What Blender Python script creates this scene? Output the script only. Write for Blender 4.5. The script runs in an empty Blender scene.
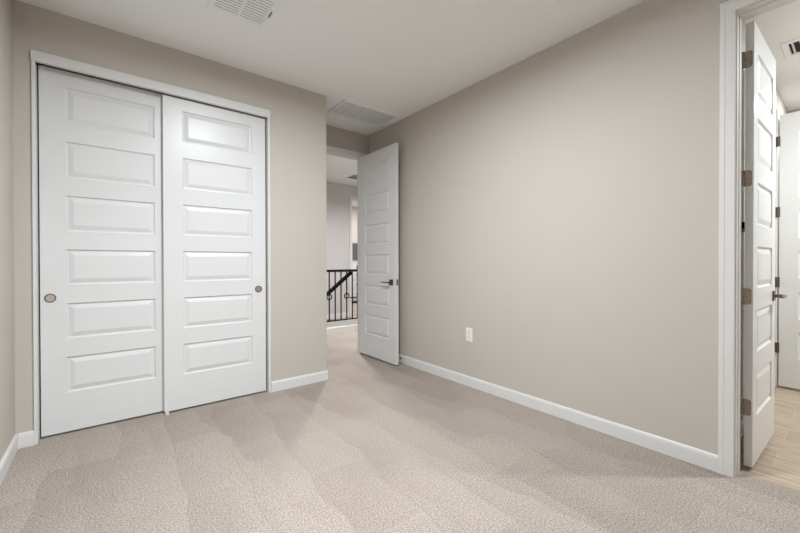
import bpy, bmesh, math
from mathutils import Vector, Matrix
R = math.radians
S = bpy.context.scene
COL = S.collection

# ------------------------------------------------------------------ camera
cd = bpy.data.cameras.new('camera'); cam = bpy.data.objects.new('camera', cd); COL.objects.link(cam)
F_PX, YAW, PITCH, ROLL = 365.38, .6709, -.0064, -.0014
cd.sensor_width = 36; cd.lens = F_PX / 800 * 36; cd.shift_y = -2.25 / 800; cd.clip_start = .02
fwd = Vector((math.sin(YAW) * math.cos(PITCH), math.cos(YAW) * math.cos(PITCH), math.sin(PITCH)))
rgt = Vector((math.cos(YAW), -math.sin(YAW), 0)); upv = rgt.cross(fwd)
rgt, upv = rgt * math.cos(ROLL) + upv * math.sin(ROLL), upv * math.cos(ROLL) - rgt * math.sin(ROLL)
cam.matrix_world = Matrix.Translation((0, 0, 1.138)) @ Matrix((rgt, upv, -fwd)).transposed().to_4x4()
S.camera = cam

# ------------------------------------------------------------------ exposure, world, lamps
vs = S.view_settings
vs.view_transform = 'Standard'; vs.look = 'None'; vs.gamma = 1; vs.use_curve_mapping = False
vs.exposure = 0.06
w = bpy.data.worlds.new('world'); S.world = w; w.use_nodes = True
w.node_tree.nodes['Background'].inputs[0].default_value = (.80, .90, 1.0, 1)
w.node_tree.nodes['Background'].inputs[1].default_value = .25

def area(name, loc, rot, size, power, col, shape='DISK', sy=None, spread=180):
    l = bpy.data.lights.new(name, 'AREA'); l.shape = shape; l.size = size
    if sy: l.size_y = sy
    l.energy = power; l.color = col; l.spread = R(spread)
    o = bpy.data.objects.new(name, l); COL.objects.link(o); o.location = loc; o.rotation_euler = rot
    return o
LED = (.88, .945, 1.0); DAY = (.90, .96, 1.0)
area('window_fill_light', (.05, -1.65, 2.22), (R(60), 0, 0), 1.3, 190, DAY, 'RECTANGLE', 1.3, 140)  # added daylight panel, tilted down to fill the lower closet wall
area('bedroom_ceiling_lamp', (.82, 1.42, 2.735), (0, 0, 0), .34, 77, LED, spread=174)
area('bath_ceiling_lamp', (5.15, .10, 2.735), (0, 0, 0), .16, 9, (.95, .97, 1))
area('bath_ceiling_lamp_two', (3.95, -.75, 2.735), (0, 0, 0), .16, 68, (.90, .96, 1))
area('hall_ceiling_lamp', (2.75, 4.75, 2.735), (0, 0, 0), .16, 53, (.96, .97, 1), spread=158)
area('hall_ceiling_lamp_two', (4.6, 5.0, 2.735), (0, 0, 0), .16, 24, (.96, .97, 1), spread=158)
area('study_ceiling_lamp', (5.0, 8.0, 2.735), (0, 0, 0), .16, 58, (.97, .97, 1))

# ------------------------------------------------------------------ materials
def mat(name, col, rough=.6, metal=0, spec=.5):
    m = bpy.data.materials.new(name); m.use_nodes = True
    b = m.node_tree.nodes['Principled BSDF']
    b.inputs['Base Color'].default_value = (*col, 1); b.inputs['Roughness'].default_value = rough
    b.inputs['Metallic'].default_value = metal; b.inputs['Specular IOR Level'].default_value = spec
    return m
def nd(m, t, **k):
    n = m.node_tree.nodes.new(t)
    for a, v in k.items(): setattr(n, a, v)
    return n
def lk(m, a, b): m.node_tree.links.new(a, b)
def coords(m, scale=(1, 1, 1), loc=(0, 0, 0), rot=(0, 0, 0)):
    tc = nd(m, 'ShaderNodeTexCoord'); mp = nd(m, 'ShaderNodeMapping')
    mp.inputs['Scale'].default_value = scale; mp.inputs['Location'].default_value = loc; mp.inputs['Rotation'].default_value = rot
    lk(m, tc.outputs['Object'], mp.inputs['Vector']); return mp.outputs['Vector']
def noise(m, vec, scale, detail=2, rough=.5):
    n = nd(m, 'ShaderNodeTexNoise'); n.inputs['Scale'].default_value = scale; n.inputs['Detail'].default_value = detail
    n.inputs['Roughness'].default_value = rough; lk(m, vec, n.inputs['Vector']); return n.outputs['Fac']
def mathn(m, op, a, b=None, c=None):
    n = nd(m, 'ShaderNodeMath', operation=op)
    for i, v in enumerate((a, b, c)):
        if v is None: continue
        if isinstance(v, (int, float)): n.inputs[i].default_value = v
        else: lk(m, v, n.inputs[i])
    return n.outputs[0]
def bump(m, h, strength, dist):
    n = nd(m, 'ShaderNodeBump'); n.inputs['Strength'].default_value = strength; n.inputs['Distance'].default_value = dist
    lk(m, h, n.inputs['Height']); lk(m, n.outputs[0], m.node_tree.nodes['Principled BSDF'].inputs['Normal'])
def mixcol(m, f, a, b):
    n = nd(m, 'ShaderNodeMix', data_type='RGBA')
    if isinstance(f, (int, float)): n.inputs[0].default_value = f
    else: lk(m, f, n.inputs[0])
    for i, v in ((6, a), (7, b)):
        if isinstance(v, tuple): n.inputs[i].default_value = (*v, 1)
        else: lk(m, v, n.inputs[i])
    return n.outputs[2]
def setcol(m, out): lk(m, out, m.node_tree.nodes['Principled BSDF'].inputs['Base Color'])
def paint(name, col, rough, bs=.12, sc=160):
    m = mat(name, col, rough, 0, .35); v = coords(m)
    bump(m, noise(m, v, sc, 3), bs, .002); return m

WALL = paint('greige_wall_paint', (.53, .488, .437), .75)
HALLW = paint('grey_hall_paint', (.57, .552, .53), .75)
CEIL = paint('white_ceiling_paint', (.86, .86, .86), .85, .2, 120)
TRIM = paint('white_trim_paint', (.70, .69, .675), .38, .03, 60)
DOOR = mat('white_door_paint', (.69, .69, .685), .34, 0, .4)
v = coords(DOOR, (60, 60, 3)); bump(DOOR, noise(DOOR, v, 4, 3), .05, .001)
RETURN = paint('shaded_vent_enamel', (.74, .76, .77), .45, .02)  # vent enamel with shade put into its colour, for the return louvers
VENT = paint('white_vent_enamel', (.84, .85, .855), .45, .02)
DARK = paint('duct_shade_black', (.02, .02, .022), .8)  # black sheet behind louvers, standing in for the shade inside the ducts
PLATE = paint('white_outlet_plastic', (.82, .81, .78), .35, .01)
SLOT = paint('dark_slot', (.03, .03, .03), .6, .01)
NICKEL = paint('brushed_bronze_nickel', (.30, .245, .20), .35, .02); NICKEL.node_tree.nodes['Principled BSDF'].inputs['Metallic'].default_value = .9
BRONZE = paint('dark_bronze_metal', (.17, .13, .10), .36, .02); BRONZE.node_tree.nodes['Principled BSDF'].inputs['Metallic'].default_value = .85
PULL = paint('satin_nickel_pull', (.47, .42, .37), .35, .02); PULL.node_tree.nodes['Principled BSDF'].inputs['Metallic'].default_value = .8
CHROME = paint('chrome_stop', (.75, .75, .75), .2, .01); CHROME.node_tree.nodes['Principled BSDF'].inputs['Metallic'].default_value = 1
RUBBER = paint('black_rubber', (.02, .02, .02), .6)
IRON = paint('black_iron', (.008, .008, .009), .6, .05); IRON.node_tree.nodes['Principled BSDF'].inputs['Specular IOR Level'].default_value = .15
WHITEF = paint('white_furniture', (.8, .79, .78), .4, .02)
CHAR = paint('charcoal_panel', (.10, .095, .09), .5, .05)
GLASS = mat('window_glass', (1, 1, 1), .02); GLASS.node_tree.nodes['Principled BSDF'].inputs['Transmission Weight'].default_value = 1

def carpet_mat():
    m = mat('beige_carpet', (.6, .5, .43), .95, 0, .1)
    v = coords(m)
    fine = noise(m, v, 230, 3, .75)
    mid = noise(m, v, 115, 2, .6)
    # vacuum strokes: overlapping lanes pushed along Y, each with its own pile lean and a ruffled edge
    wob = nd(m, 'ShaderNodeTexNoise'); wob.inputs['Scale'].default_value = 1.9; wob.inputs['Detail'].default_value = 2; lk(m, v, wob.inputs['Vector'])
    def lanes(rot, length, width, off, amp, edge):
        ad = nd(m, 'ShaderNodeVectorMath', operation='MULTIPLY_ADD'); ad.inputs[1].default_value = (amp, amp, 0)
        lk(m, wob.outputs['Color'], ad.inputs[0]); lk(m, v, ad.inputs[2])
        mp = nd(m, 'ShaderNodeMapping'); mp.inputs['Rotation'].default_value = (0, 0, R(rot)); mp.inputs['Location'].default_value = off
        lk(m, ad.outputs[0], mp.inputs['Vector'])
        b = nd(m, 'ShaderNodeTexBrick'); b.offset = .37; b.offset_frequency = 2; b.squash = .7; b.squash_frequency = 3
        b.inputs['Scale'].default_value = 1; b.inputs['Brick Width'].default_value = length; b.inputs['Row Height'].default_value = width
        b.inputs['Mortar Size'].default_value = edge; b.inputs['Mortar Smooth'].default_value = 1
        b.inputs['Color1'].default_value = (1, 1, 1, 1); b.inputs['Color2'].default_value = (.25, .25, .25, 1); b.inputs['Mortar'].default_value = (0, 0, 0, 1)
        lk(m, mp.outputs[0], b.inputs['Vector'])
        sp = nd(m, 'ShaderNodeSeparateXYZ'); lk(m, mp.outputs[0], sp.inputs[0])
        fr_ = mathn(m, 'FRACT', mathn(m, 'DIVIDE', sp.outputs[1], width))
        return mathn(m, 'MULTIPLY_ADD', fr_, .35, mathn(m, 'MULTIPLY', b.outputs['Color'], .65))
    s1 = lanes(93, .72, .29, (8.3, 6.12, 0), .20, .006); s2 = lanes(82, 1.15, .37, (9.1, 7.4, 0), .30, .0)
    big = noise(m, v, 2.2, 4, .62)
    f = mathn(m, 'MULTIPLY', s1, .50); f = mathn(m, 'MULTIPLY_ADD', s2, .42, f); f = mathn(m, 'MULTIPLY_ADD', big, .62, f)
    base = mixcol(m, f, (.280, .230, .196), (.455, .388, .340))
    g = mathn(m, 'MULTIPLY_ADD', mid, .45, mathn(m, 'MULTIPLY', fine, .75))
    r = nd(m, 'ShaderNodeMapRange'); r.inputs[1].default_value = .47; r.inputs[2].default_value = .73; r.inputs[3].default_value = .50; r.inputs[4].default_value = 1.38
    lk(m, g, r.inputs[0])
    mu = nd(m, 'ShaderNodeVectorMath', operation='SCALE'); lk(m, base, mu.inputs[0]); lk(m, r.outputs[0], mu.inputs['Scale'])
    setcol(m, mu.outputs[0]); bump(m, g, .6, .012)
    return m
CARPET = carpet_mat()

def plank_mat():
    m = mat('wood_look_tile', (.5, .4, .3), .4, 0, .4)
    tc = nd(m, 'ShaderNodeTexCoord'); sx = nd(m, 'ShaderNodeSeparateXYZ'); lk(m, tc.outputs['Object'], sx.inputs[0])
    cx = nd(m, 'ShaderNodeCombineXYZ')
    lk(m, mathn(m, 'ADD', sx.outputs[1], -.30 + 12.0), cx.inputs[0])
    lk(m, mathn(m, 'ADD', sx.outputs[0], -2.774 + .1195 + .478 * 8), cx.inputs[1])
    b = nd(m, 'ShaderNodeTexBrick'); b.offset = .5; b.offset_frequency = 2
    b.inputs['Scale'].default_value = 1; b.inputs['Brick Width'].default_value = 1.2; b.inputs['Row Height'].default_value = .239
    b.inputs['Mortar Size'].default_value = .003; b.inputs['Mortar Smooth'].default_value = .1
    b.inputs['Color1'].default_value = (.40, .305, .222, 1); b.inputs['Color2'].default_value = (.48, .385, .29, 1); b.inputs['Mortar'].default_value = (.50, .42, .34, 1)
    lk(m, cx.outputs[0], b.inputs['Vector'])
    mp = nd(m, 'ShaderNodeMapping'); mp.inputs['Scale'].default_value = (14, 1.6, 1); lk(m, tc.outputs['Object'], mp.inputs[0])
    g = noise(m, mp.outputs[0], 2.2, 4, .6)
    r = nd(m, 'ShaderNodeMapRange'); r.inputs[1].default_value = .3; r.inputs[2].default_value = .7; r.inputs[3].default_value = .68; r.inputs[4].default_value = 1.22; lk(m, g, r.inputs[0])
    mu = nd(m, 'ShaderNodeVectorMath', operation='SCALE'); lk(m, b.outputs['Color'], mu.inputs[0]); lk(m, r.outputs[0], mu.inputs['Scale'])
    setcol(m, mu.outputs[0]); return m
PLANK = plank_mat()

# ------------------------------------------------------------------ helpers
class MB:
    def __init__(s): s.b = bmesh.new()
    def box(s, x0, x1, y0, y1, z0, z1):
        vs_ = [s.b.verts.new((x, y, z)) for z in (z0, z1) for y in (y0, y1) for x in (x0, x1)]
        for f in ((0, 2, 3, 1), (4, 5, 7, 6), (0, 1, 5, 4), (2, 6, 7, 3), (0, 4, 6, 2), (1, 3, 7, 5)): s.b.faces.new([vs_[i] for i in f])
        return s
    def cyl(s, p0, p1, r, n=16, r1=None):
        p0, p1 = Vector(p0), Vector(p1); d = p1 - p0
        q = d.to_track_quat('Z', 'Y').to_matrix().to_4x4(); q.translation = (p0 + p1) / 2
        bmesh.ops.create_cone(s.b, cap_ends=True, segments=n, radius1=r, radius2=r if r1 is None else r1, depth=d.length, matrix=q); return s
    def torus(s, c, rad, r, axis='Y', n=24, k=8):
        rings = []
        for i in range(n):
            a = 2 * math.pi * i / n; ring = []
            for j in range(k):
                t = 2 * math.pi * j / k; rr = rad + r * math.cos(t)
                p = (rr * math.cos(a), r * math.sin(t), rr * math.sin(a))
                ring.append(s.b.verts.new((c[0] + p[0], c[1] + p[1], c[2] + p[2])))
            rings.append(ring)
        for i in range(n):
            for j in range(k):
                s.b.faces.new((rings[i][j], rings[(i + 1) % n][j], rings[(i + 1) % n][(j + 1) % k], rings[i][(j + 1) % k]))
        return s
    def bar(s, p0, p1, wd, ht):          # rectangular bar in a vertical plane
        p0, p1 = Vector(p0), Vector(p1); d = (p1 - p0).normalized(); up = Vector((0, 0, 1))
        side = d.cross(up).normalized(); u = side.cross(d)
        def ringv(p): return [s.b.verts.new(p + side * a * wd / 2 + u * b * ht / 2) for a, b in ((-1, -1), (1, -1), (1, 1), (-1, 1))]
        A, B = ringv(p0), ringv(p1)
        for i in range(4): s.b.faces.new((A[i], A[(i + 1) % 4], B[(i + 1) % 4], B[i]))
        s.b.faces.new(A[::-1]); s.b.faces.new(B); return s
    def sweep(s, prof, path):            # prof: n points, path(k, point) -> xyz for k in range(len)
        rings = [[s.b.verts.new(p) for p in ring] for ring in path(prof)]
        n = len(prof)
        for A, B in zip(rings, rings[1:]):
            for i in range(n): s.b.faces.new((A[i], A[(i + 1) % n], B[(i + 1) % n], B[i]))
        s.b.faces.new(rings[0][::-1]); s.b.faces.new(rings[-1]); return s
    def disc(s, outline, z0, z1, f):     # extruded 2D outline, f maps (u,v,t)
        A = [s.b.verts.new(f(u, v_, z0)) for u, v_ in outline]; B = [s.b.verts.new(f(u, v_, z1)) for u, v_ in outline]; n = len(A)
        for i in range(n): s.b.faces.new((A[i], A[(i + 1) % n], B[(i + 1) % n], B[i]))
        s.b.faces.new(A[::-1]); s.b.faces.new(B); return s
    def build(s, name, m, parent=None, loc=None, rotz=0, bevel=0, smooth=False, clean=True):
        if clean: bmesh.ops.recalc_face_normals(s.b, faces=s.b.faces)
        me = bpy.data.meshes.new(name); s.b.to_mesh(me); s.b.free(); me.materials.append(m)
        if smooth: me.polygons.foreach_set('use_smooth', [True] * len(me.polygons))
        o = bpy.data.objects.new(name, me); COL.objects.link(o)
        if parent: o.parent = parent
        if loc: o.location = loc
        o.rotation_euler = (0, 0, rotz)
        if bevel:
            bv = o.modifiers.new('edge', 'BEVEL'); bv.width = bevel; bv.segments = 2; bv.limit_method = 'ANGLE'
        return o
def tag(o, label, cat, kind=None, group=None):
    o['label'] = label; o['category'] = cat
    if kind: o['kind'] = kind
    if group: o['group'] = group
    return o
def struct(o, label, cat): return tag(o, label, cat, 'structure')
def thing(name, label, cat, loc=(0, 0, 0), rotz=0):
    o = bpy.data.objects.new(name, None); COL.objects.link(o); o.location = loc; o.rotation_euler = (0, 0, rotz); o.empty_display_size = .1
    return tag(o, label, cat)

# ------------------------------------------------------------------ room shell
XL, XR, XR2, YC, YB, YD, YD2, XS, H = -.458, 2.574, 2.70, 3.204, -1.0, 3.882, 4.0, 1.6385, 2.738
TOP, TOPH, JY = 2.444, 2.432, .4045   # door opening heads, far jamb of the right doorway
BY, BX, BS = .487, 5.67, -1.7  # bath walls
YF = 6.6                        # far wall of the hall
fl = MB()
fl.box(XL, XR, YB, YC, -.12, 0); fl.box(XL, XR, YC, YD, -.12, 0); fl.box(1.70, 2.485, YD, YD2, -.12, 0)
fl.box(XR, 2.660, -.33, JY, -.12, 0)
fl.box(.5, 5.6, YD2, 5.27, -.12, 0); fl.box(3.35, 5.6, 5.27, YF, -.12, 0); fl.box(3.3, 6.6, YF, 9.1, -.12, 0)
for i in range(7): fl.box(3.35 - .27 * (i + 1), 3.35 - .27 * i, 5.37, YF, -1.6, -.18 * (i + 1))
struct(fl.build('floor', CARPET), 'beige cut pile carpet with vacuum marks running through the doorway', 'floor')
struct(MB().box(2.660, BX, BS, BY, -.12, -.006).box(4.78, 5.47, BY, 1.1, -.12, -.006).build('floor_tile', PLANK), 'tan wood look plank tile floor beyond the right doorway', 'floor')
struct(MB().box(XL - .12, 6.72, BS - .12, 9.22, H, H + .1).build('ceiling', CEIL), 'flat off white ceiling over bedroom and hall', 'ceiling')

struct(MB().box(XL - .12, XL, YB - .12, YD, 0, H).build('wall_left', WALL), 'narrow strip of greige wall at the left edge of the photo', 'wall')
WX0, WX1, WZ0, WZ1 = -.42, .50, .65, 1.72  # unseen window opening, head set low to keep daylight off the wall tops
struct(MB().box(XL, WX0, YB - .12, YB, 0, H).box(WX1, XR, YB - .12, YB, 0, H).box(WX0, WX1, YB - .12, YB, 0, WZ0).box(WX0, WX1, YB - .12, YB, WZ1, H)
       .build('wall_back', WALL), 'greige window wall behind the photographer', 'wall')
struct(MB().box(XR, XR2, BS - .12, -.348, 0, H).box(XR, XR2, JY + .018, YD, 0, H).box(XR, XR2, -.348, JY + .018, TOP + .018, H).build('wall_right', WALL),
       'long greige wall with an outlet between the two open doors', 'wall')
struct(MB().box(XL, -.376, YC, YC + .12, 0, H).box(1.095, XS, YC, YC + .12, 0, H).box(-.376, 1.095, YC, YC + .12, 2.452, H).box(XS - .12, XS, YC + .12, YD, 0, H)
       .build('wall_closet', WALL), 'greige closet wall framing the two sliding doors', 'wall')
struct(MB().box(XL - .12, 1.682, YD, YD2, 0, H).box(2.503, 2.70, YD, YD2, 0, H).box(1.682, 2.503, YD, YD2, TOPH + .018, H).build('wall_entry', WALL),
       'greige wall above and around the hall doorway', 'wall')
struct(MB().box(2.70, 5.72, YD, YD2, 0, H).build('wall_hall_near', HALLW), 'grey hall wall beside the bedroom doorway', 'wall')
struct(MB().box(.38, .5, YD2, YF, -1.7, H).build('wall_hall_left', HALLW), 'grey wall closing the left end of the hall', 'wall')
struct(MB().box(5.6, 5.72, YD2, YF, 0, H).build('wall_hall_right', HALLW), 'grey wall closing the right end of the hall', 'wall')
struct(MB().box(.38, 3.948, YF, YF + .12, -1.7, H).box(4.80, 6.72, YF, YF + .12, 0, H).box(3.948, 4.80, YF, YF + .12, TOP + .018, H).build('wall_hall_far', HALLW),
       'pale grey hall wall across the stairwell, beside a white cased opening', 'wall')
struct(MB().box(.5, 3.35, 5.27, 5.37, -1.7, .172).build('wall_stair_curb', HALLW), 'low grey curb wall under the black iron railing', 'wall')
struct(MB().box(3.18, 3.3, YF + .12, 9.22, 0, H).box(6.6, 6.72, YF + .12, 9.22, 0, H).box(3.3, 6.6, 9.1, 9.22, 0, H).build('wall_study', WALL),
       'pale wall of the room seen through the far hall opening', 'wall')
struct(MB().box(XR2, 4.782, BY, BY + .12, 0, H).box(5.468, BX + .12, BY, BY + .12, 0, H).box(4.782, 5.468, BY, BY + .12, TOP + .018, H)
       .box(4.66, 4.782, BY + .12, 1.2, 0, H).box(5.468, 5.59, BY + .12, 1.2, 0, H).box(4.782, 5.468, 1.1, 1.2, 0, H).build('wall_bath_left', WALL),
       'pale wall hidden behind the open white door at right', 'wall')
struct(MB().box(BX, BX + .12, BS, BY, 0, H).build('wall_bath_far', WALL), 'pale far wall showing above the distant white door at right', 'wall')
struct(MB().box(XR2, BX + .12, BS - .12, BS, 0, H).build('wall_bath_right', WALL), 'pale wall beyond the right edge of the photo', 'wall')

# baseboards
BB = [(0, 0), (.014, 0), (.014, .074), (.0115, .080), (.0115, .084), (.007, .090), (0, .090)]
def base(name, label, p0, p1, nrm):
    p0, p1, nrm = Vector((*p0, 0)), Vector((*p1, 0)), Vector((*nrm, 0))
    o = MB().sweep(BB, lambda pr: [[p + nrm * t + Vector((0, 0, z)) for t, z in pr] for p in (p0, p1)]).build(name, TRIM)
    return struct(o, label, 'baseboard')
base('baseboard_left', 'white baseboard along the wall at the left edge', (XL, YB), (XL, YC), (1, 0))
base('baseboard_closet_left', 'short white baseboard left of the closet doors', (XL + .014, YC), (-.376, YC), (0, -1))
base('baseboard_closet_right', 'white baseboard right of the closet doors', (1.098, YC), (XS + .003, YC), (0, -1))
base('baseboard_alcove', 'white baseboard round the corner toward the hall doorway', (XS, YC + .002), (XS, YD), (1, 0))
base('baseboard_right', 'long white baseboard under the wall outlet', (XR, JY + .068), (XR, YD), (-1, 0))
base('baseboard_back', 'white baseboard below the window behind the photographer', (XL, YB), (XR, YB), (0, 1))
base('baseboard_hall_curb', 'white baseboard on the curb below the iron railing', (.5, 5.27), (3.35, 5.27), (0, -1))
base('baseboard_hall_far', 'white skirting seen through the iron balusters', (.5, YF), (3.87, YF), (0, -1))
base('baseboard_bath', 'white baseboard behind the open door at right', (XR2, BY), (4.69, BY), (0, -1))

# casings: profile (u from the opening outwards, t out of the wall)
CP = [(0, 0), (0, .012), (.003, .0140), (.040, .0160), (.043, .0180), (.060, .0180), (.0635, .0155), (.0635, 0)]
def casing(f, a0, a1, top):
    return MB().sweep(CP, lambda pr: [[f(a0 - u, 0, t) for u, t in pr], [f(a0 - u, top + u, t) for u, t in pr], [f(a1 + u, top + u, t) for u, t in pr], [f(a1 + u, 0, t) for u, t in pr]])
def jamb(mb, f, a0, a1, top, t0, t1, s0, s1, d=.008):
    def bx(A0, A1, Z0, Z1, T0, T1):
        c = [f(a, z, t) for a in (A0, A1) for z in (Z0, Z1) for t in (T0, T1)]
        mb.box(min(p[0] for p in c), max(p[0] for p in c), min(p[1] for p in c), max(p[1] for p in c), min(p[2] for p in c), max(p[2] for p in c))
    bx(a0 - .018, a0, 0, top + .018, t0, t1); bx(a1, a1 + .018, 0, top + .018, t0, t1); bx(a0, a1, top, top + .018, t0, t1)
    bx(a0, a0 + d, 0, top, s0, s1); bx(a1 - d, a1, 0, top, s0, s1); bx(a0 + d, a1 - d, top - d, top, s0, s1)
    return mb
def fr(a, z, t): return (XR - t, a, z)
def fe(a, z, t): return (a, YD - t, z)
R_ = .004
mb = casing(fr, -.33 - R_, JY + R_, TOP + R_); jamb(mb, fr, -.33, JY, TOP, -(XR2 - XR), 0, -.085, -.045, .003)
struct(mb.build('trim_1', TRIM), 'white moulded door casing on the long greige wall at right', 'door casing')
mb = casing(lambda a, z, t: (XR2 + t, a, z), -.33 - R_, JY + R_, TOP + R_)
struct(mb.build('trim_2', TRIM), 'white door casing on the far side of the right doorway', 'door casing')
mb = casing(fe, 1.70 - R_, 2.485 + R_, TOPH + R_); jamb(mb, fe, 1.70, 2.485, TOPH, -.12, 0, -.075, -.04)
struct(mb.build('trim_3', TRIM), 'white door casing around the hall doorway in the alcove', 'door casing')
mb = casing(lambda a, z, t: (a, YD2 + t, z), 1.70 - R_, 2.485 + R_, TOPH + R_)
struct(mb.build('trim_4', TRIM), 'white hall side casing of the bedroom doorway', 'door casing')
ff = lambda a, z, t: (a, YF - t, z)
mb = casing(ff, 3.966 - R_, 4.782 + R_, TOP + R_); jamb(mb, ff, 3.966, 4.782, TOP, -.12, 0, -.08, -.05)
struct(mb.build('trim_5', TRIM), 'white casing of the far opening across the stairwell', 'door casing')
fb = lambda a, z, t: (a, BY - t, z)
mb = casing(fb, 4.80 - R_, 5.45 + R_, TOP + R_); jamb(mb, fb, 4.80, 5.45, TOP, -.12, 0, -.08, -.05)
struct(mb.build('trim_6', TRIM), 'white casing that the distant white door is hinged on', 'door casing')
# closet trim: slim side strips and a header fascia
mb = MB(); mb.box(-.376, -.360, YC - .012, YC + .12, 0, 2.40); mb.box(1.077, 1.095, YC - .012, YC + .12, 0, 2.40)
mb.box(-.360, 1.077, YC + .03, YC + .12, 2.43, 2.452)
struct(mb.build('trim_7', TRIM, bevel=.002), 'slim white side jambs of the sliding closet doors', 'closet trim')
struct(MB().box(-.379, 1.099, YC - .016, YC + .018, 2.392, 2.457).build('trim_8', TRIM, bevel=.004), 'white header board above the sliding closet doors', 'closet trim')

# unseen window in the back wall, placed and cut low to shape the daylight
wf = MB(); d0, d1 = YB - .09, YB - .04
for a in (WX0, (WX0 + WX1) / 2 - .025, WX1 - .05): wf.box(a, a + .05, d0, d1, WZ0, WZ1)
for z in (WZ0, WZ1 - .05): wf.box(WX0, WX1, d0, d1, z, z + .05)
win = struct(wf.build('window_1', TRIM), 'unseen white framed window, shaped for its daylight, behind the photographer', 'window')
MB().box(WX0 - .04, WX1 + .04, YB, YB + .03, WZ0 - .03, WZ0).build('window_sill', TRIM, win)

# ------------------------------------------------------------------ doors
PZ = [.391 + .3575 * k for k in range(6)]
RING = [(.002, .005), (.006, .0095), (.013, .0105), (.017, .0090), (.038, .0020), (.041, .0012)]
def leaf(wd, ht, th, s0, s1, zoff, ph=.236):
    b = MB(); bm = b.b
    xs = [0, s0, wd - s1, wd]
    zs = [0]
    for c in PZ: zs += [c - ph / 2 - zoff, c + ph / 2 - zoff]
    zs.append(ht)
    for y, sg in ((0, 1), (th, -1)):
        g = [[bm.verts.new((x, y, z)) for x in xs] for z in zs]
        for i in range(len(zs) - 1):
            for j in range(3):
                q = [g[i][j], g[i][j + 1], g[i + 1][j + 1], g[i + 1][j]]
                if j == 1 and i % 2 == 1:
                    prev = q
                    for ins, dep in RING:
                        x0, x1, z0, z1 = xs[1] + ins, xs[2] - ins, zs[i] + ins, zs[i + 1] - ins
                        cur = [bm.verts.new((x, y + sg * dep, z)) for x, z in ((x0, z0), (x1, z0), (x1, z1), (x0, z1))]
                        for k in range(4): bm.faces.new((prev[k], prev[(k + 1) % 4], cur[(k + 1) % 4], cur[k]))
                        prev = cur
                    bm.faces.new(prev)
                else: bm.faces.new(q)
        if y == 0: G0 = g
        else: G1 = g
    n = len(zs)
    for i in range(n - 1):
        bm.faces.new((G0[i][0], G1[i][0], G1[i + 1][0], G0[i + 1][0])); bm.faces.new((G0[i][3], G0[i + 1][3], G1[i + 1][3], G1[i][3]))
    for j in range(3):
        bm.faces.new((G0[0][j], G0[0][j + 1], G1[0][j + 1], G1[0][j])); bm.faces.new((G0[-1][j], G1[-1][j], G1[-1][j + 1], G0[-1][j + 1]))
    return b
def circ(r, n=28): return [(r * math.cos(2 * math.pi * i / n), r * math.sin(2 * math.pi * i / n)) for i in range(n)]
def finger_pull(door, x, z):
    # round cup pull: raised rim around a sunken plate
    b = MB(); n = 28; prof = [(.029, 0), (.029, -.003), (.026, -.0042), (.0235, -.003), (.022, -.0008)]
    rings = [[b.b.verts.new((x + r * c, y, z + r * s)) for c, s in circ(1, n)] for r, y in prof]
    for A, B in zip(rings, rings[1:]):
        for i in range(n): b.b.faces.new((A[i], A[(i + 1) % n], B[(i + 1) % n], B[i]))
    p = b.build('finger_pull', BRONZE, door, smooth=True)
    MB().cyl((x, -.0003, z), (x, -.0012, z), .0222, 28).build('cup', PULL, p)
    return p
def lever(door, x, z, th, dirx, m, both=True):
    for sg, y0 in ((-1, 0), (1, th)) if both else ((-1, 0),):
        ys = lambda d: y0 + sg * d
        b = MB(); b.box(x - .032, x + .032, min(ys(0), ys(.008)), max(ys(0), ys(.008)), z - .032, z + .032)
        hd = b.build('handle', m, door, bevel=.002)
        MB().cyl((x, ys(.008), z), (x, ys(.046), z), .011, 16).build('neck', m, hd, smooth=False)
        b = MB(); a, c = sorted((x - dirx * .012, x + dirx * .118)); b.box(a, c, min(ys(.044), ys(.060)), max(ys(.044), ys(.060)), z - .0065, z + .0065)
        b.build('lever', m, hd, bevel=.003)
def rounded(y0, y1, z0, z1, r):           # rounded on the y0 side only
    pts = [(y1, z0), (y1, z1)]
    for k in range(7):
        a = math.pi / 2 + k * math.pi / 2 / 6; pts.append((y0 + r + r * math.cos(a), z1 - r + r * math.sin(a)))
    for k in range(7):
        a = math.pi + k * math.pi / 2 / 6; pts.append((y0 + r + r * math.cos(a), z0 + r + r * math.sin(a)))
    return pts
def hinge(door, z, th, m, screws=True):
    b = MB(); b.disc(rounded(.006, th + .003, z - .0445, z + .0445, .012), -.0028, .0, lambda u, v_, t: (t, u, v_))
    for k in range(5):
        z0 = z - .0445 + .0178 * k
        b.cyl((-.0075, th + .0085, z0 + .0008), (-.0075, th + .0085, z0 + .0170), .0068 if k % 2 == 0 else .0060, 12)
    hg = b.build('hinge', m, door)
    if screws:
        for yy, zz in ((.013, .030), (.026, 0.0), (.013, -.030)):
            MB().cyl((-.0024, yy, z + zz), (-.0036, yy, z + zz), .0036, 10).build('screw', BRONZE, hg)
    return hg

# sliding closet doors
LZ = .013
d1_ = leaf(.735, 2.390, .033, .124, .118, LZ).build('door_1', DOOR, loc=(-.3525, 3.275, LZ))
struct(d1_, 'white six panel sliding closet door on the left, set behind the other', 'door'); finger_pull(d1_, .047, .906 - LZ)
d2_ = leaf(.752, 2.376, .033, .126, .114, LZ).build('door_2', DOOR, loc=(.314, 3.235, LZ))
struct(d2_, 'white six panel sliding closet door on the right, overlapping in front', 'door'); finger_pull(d2_, .691, .905 - LZ)
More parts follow.
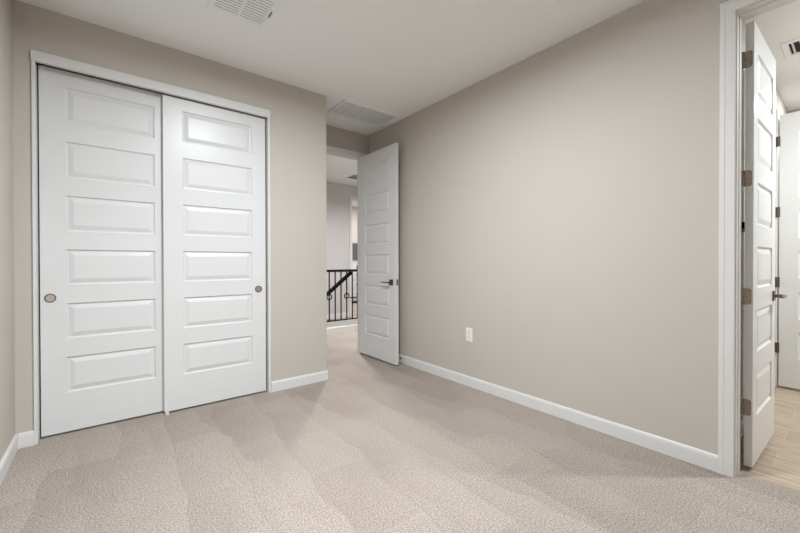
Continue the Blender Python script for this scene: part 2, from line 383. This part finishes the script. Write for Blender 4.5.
# hall door, swung open against the right wall
d3_ = leaf(.742, 2.415, .035, .138, .122, .015).build('door_3', DOOR, loc=(2.4265, 3.875, .015), rotz=R(-89.6))
struct(d3_, 'white six panel bedroom door standing open in the hall doorway', 'door')
lever(d3_, .660, .912 - .015, .035, -1, BRONZE)
MB().box(.740, .7438, .006, .029, .900 - .030, .900 + .030).build('latch_plate', BRONZE, d3_)
st = MB().cyl((.714, .035, .055), (.714, .042, .055), .017, 18).cyl((.714, .042, .055), (.714, .078, .055), .008, 14).build('door_stop', CHROME, d3_)
MB().cyl((.714, .078, .055), (.714, .090, .055), .012, 16).build('rubber_tip', RUBBER, st)
# door into the tiled room
d4_ = leaf(.664, 2.425, .035, .108, .104, .015).build('door_4', DOOR, loc=(2.732, .361, .015), rotz=R(-1.3))
struct(d4_, 'white six panel door open edge on inside the right doorway', 'door')
for z in (.338, .947, 1.592, 2.240): hinge(d4_, z - .015, .035, NICKEL)
lever(d4_, .604, .918 - .015, .035, -1, BRONZE)
# farther door
d5_ = leaf(.710, 2.440, .035, .118, .118, .015).build('door_5', DOOR, loc=(4.735, .456, .015), rotz=R(-90))
struct(d5_, 'distant white panel door at the right edge, over the tile floor', 'door')
for z in (.358, .950, 1.583, 2.219):
    MB().box(-.026, .004, -.004, .0, z - .060, z + .030).cyl((-.008, -.007, z - .060), (-.008, -.007, z + .030), .0068, 12).build('hinge', BRONZE, d5_)

# ------------------------------------------------------------------ ceiling vents
def vent_frame(x0, x1, y0, y1, b, dz=.010):
    m = MB()
    prof = [(0, 0), (0, -.003), (.006, -dz), (b - .004, -dz), (b, -.005), (b, 0)]
    path = lambda pr: [[(x0 + u, y0 + u, t) for u, t in pr], [(x1 - u, y0 + u, t) for u, t in pr], [(x1 - u, y1 - u, t) for u, t in pr], [(x0 + u, y1 - u, t) for u, t in pr], [(x0 + u, y0 + u, t) for u, t in pr]]
    rings = [[m.b.verts.new(p) for p in r] for r in path(prof)[:4]]
    n = len(prof)
    for i in range(4):
        A, B = rings[i], rings[(i + 1) % 4]
        for k in range(n): m.b.faces.new((A[k], A[(k + 1) % n], B[(k + 1) % n], B[k]))
    return m
def slat(m, x0, x1, y, wd, ang, z=-.006, th=.0012):     # tilted blade running along X
    c, s_ = math.cos(ang), math.sin(ang)
    pts = [(-wd / 2, -th / 2), (wd / 2, -th / 2), (wd / 2, th / 2), (-wd / 2, th / 2)]
    q = [(y + a * c - b_ * s_, z + a * s_ + b_ * c) for a, b_ in pts]
    A = [m.b.verts.new((x0, yy, zz)) for yy, zz in q]; B = [m.b.verts.new((x1, yy, zz)) for yy, zz in q]
    for i in range(4): m.b.faces.new((A[i], A[(i + 1) % 4], B[(i + 1) % 4], B[i]))
    m.b.faces.new(A[::-1]); m.b.faces.new(B)
# supply vent over the bedroom
t = thing('air_vent', 'white square ceiling vent with two louvered halves above the closet', 'vent', (.656, 2.372, H))
hw = .175
vent_frame(-hw, hw, -hw, hw, .034).build('frame', VENT, t)
MB().box(-.007, .007, -hw + .03, hw - .03, -.010, -.0005).build('divider', VENT, t)
MB().box(-hw + .03, hw - .03, -hw + .03, hw - .03, -.0012, -.0004).build('shade_backing', DARK, t)
for x0, x1 in ((-hw + .031, -.007), (.007, hw - .031)):
    m = MB(); n = 11
    for i in range(n): slat(m, x0, x1, -hw + .040 + i * (2 * hw - .080) / (n - 1), .0205, R(-2), -.007)
    m.build('louver', VENT, t)
MB().box(hw - .020, hw - .015, -.040, .022, -.016, -.009).build('damper_lever', SLOT, t)
# return grille by the hall door
t = thing('return_grille', 'wide grey shaded return air grille on the ceiling before the hall door', 'vent', (2.150, 3.335, H))
gx, gy = .335, .19
vent_frame(-gx, gx, -gy, gy, .026, .016).build('frame', VENT, t)
MB().box(-gx + .025, gx - .025, -gy + .025, gy - .025, -.0012, -.0004).build('shade_backing', DARK, t)
m = MB()
for i in range(25): slat(m, -gx + .027, gx - .027, -gy + .033 + i * (2 * gy - .066) / 24, .0098, R(0), -.0095)
m.build('louver', RETURN, t)
for k in range(1, 5):
    x = -gx + 2 * gx * k / 5; MB().box(x - .004, x + .004, -gy + .027, gy - .027, -.0135, -.003).build('mullion', RETURN, t)
# hall vent
t = thing('air_vent', 'small ceiling vent in the hall, glimpsed over the open bedroom door', 'vent', (3.68, 5.90, H))
vent_frame(-.20, .20, -.19, .19, .03).build('frame', VENT, t)
MB().box(-.172, .172, -.162, .162, -.0012, -.0004).build('shade_backing', DARK, t)
m = MB()
for i in range(14): slat(m, -.171, .171, -.150 + i * .300 / 13, .016, R(35))
m.build('louver', VENT, t)
# register in the tiled room
t = thing('ceiling_register', 'white ceiling register with black backing for its dark opening beyond the right doorway', 'vent', (4.01, .175, H))
vent_frame(-.15, .15, -.20, .20, .04, .012).build('frame', VENT, t)
MB().box(-.112, .112, -.162, .162, -.0012, -.0004).build('shade_backing', DARK, t)
m = MB()
for i in range(8): slat(m, -.111, .111, -.140 + i * .280 / 7, .022, R(50), -.010)
m.build('louver', VENT, t)

# ------------------------------------------------------------------ wall outlet
t = thing('wall_outlet', 'white duplex outlet plate low on the long greige wall', 'outlet', (XR, 2.222, .471))
MB().box(-.006, 0, -.039, .039, -.062, .062).build('cover_plate', PLATE, t, bevel=.003)
for z in (.021, -.021):
    f = MB().box(-.0085, -.005, -.0165, .0165, z - .0145, z + .0145).build('receptacle', PLATE, t, bevel=.002)
    MB().box(-.0089, -.0084, -.0075, -.0055, z - .004, z + .006).box(-.0089, -.0084, .0050, .0070, z - .004, z + .006).box(-.0089, -.0084, -.002, .002, z - .010, z - .006).build('slot', SLOT, f)
MB().cyl((-.006, 0, 0), (-.0072, 0, 0), .003, 10).build('screw', PULL, t)

# closet floor guide
g = tag(MB().box(-.012, .012, -.016, .016, 0, .004).box(-.009, .009, -.0165, -.011, .004, .030).build('floor_guide', TRIM, loc=(.329, 3.217, 0)),
        'tiny white floor guide under the overlapping closet door edges', 'door guide')
# small dark box glimpsed behind the open door
t = thing('wall_box', 'tiny black box on the wall seen through the hinge gap of the right door', 'wall fitting', (3.30, BY, 1.378))
MB().box(-.035, .035, -.018, 0, -.02, .02).build('housing', SLOT, t, bevel=.003)
MB().box(-.030, .030, -.012, 0, -.045, -.021).build('lower_plate', CEIL, t)

# ------------------------------------------------------------------ stair railing
t = thing('stair_railing', 'black iron stair railing with ringed balusters seen through the hall doorway', 'railing', (2.694, 5.31, .172))
ZB = -.175
MB().box(-.62, .63, -.022, .022, .978 + ZB, 1.018 + ZB).build('top_rail', IRON, t, bevel=.004)
MB().box(-.62, .63, -.012, .012, .004, .022).build('bottom_rail', IRON, t)
for k in range(-4, 6):
    x = .067 + .1070 * k
    ba = MB().box(x - .008, x + .008, -.008, .008, .02, .980 + ZB).build('baluster', IRON, t)
    if k % 3 == 0: MB().torus((x, 0, .578 + ZB), .043, .0095).build('ring', IRON, ba, smooth=True)
MB().bar((-.62, .045, .10 + ZB), (.50, .045, .966 + ZB), .04, .055).build('sloped_rail', IRON, t)
MB().box(.455, .66, -.003, .012, .533 + ZB, .553 + ZB).build('bracket', IRON, t)
MB().box(.60, .645, -.0225, .0225, 0, 1.05 + ZB).build('newel', IRON, t)

# ------------------------------------------------------------------ far room furniture
t = thing('dresser', 'tall white dresser top glimpsed through the far hall opening', 'dresser', (5.65, 8.86, 0))
MB().box(-.55, .55, -.20, .22, .06, 1.10).build('body', WHITEF, t)
MB().box(-.57, .57, -.22, .23, 1.10, 1.125).build('top', WHITEF, t)
for z in (.25, .52, .79, 1.01):
    for x in (-.27, .27):
        hgt = .24 if z < .9 else .15
        dr = MB().box(x - .26, x + .26, -.218, -.20, z - hgt / 2, z + hgt / 2).build('drawer', WHITEF, t, bevel=.002)
        for kx in (-.04,): MB().cyl((x + kx, -.218, z), (x + kx, -.245, z), .020, 14).build('knob', IRON, dr)
for x in (-.50, .45): MB().box(x, x + .05, -.18, .20, 0, .06).build('foot', WHITEF, t)
t = thing('wall_picture', 'dark grey rectangular picture hung above the white dresser in the far room', 'picture', (5.65, 9.1, 1.44))
MB().box(-.55, .55, -.03, 0, -.24, .24).build('frame', CHAR, t, bevel=.004)
MB().box(-.50, .50, -.034, -.029, -.19, .19).build('canvas', CHAR, t)
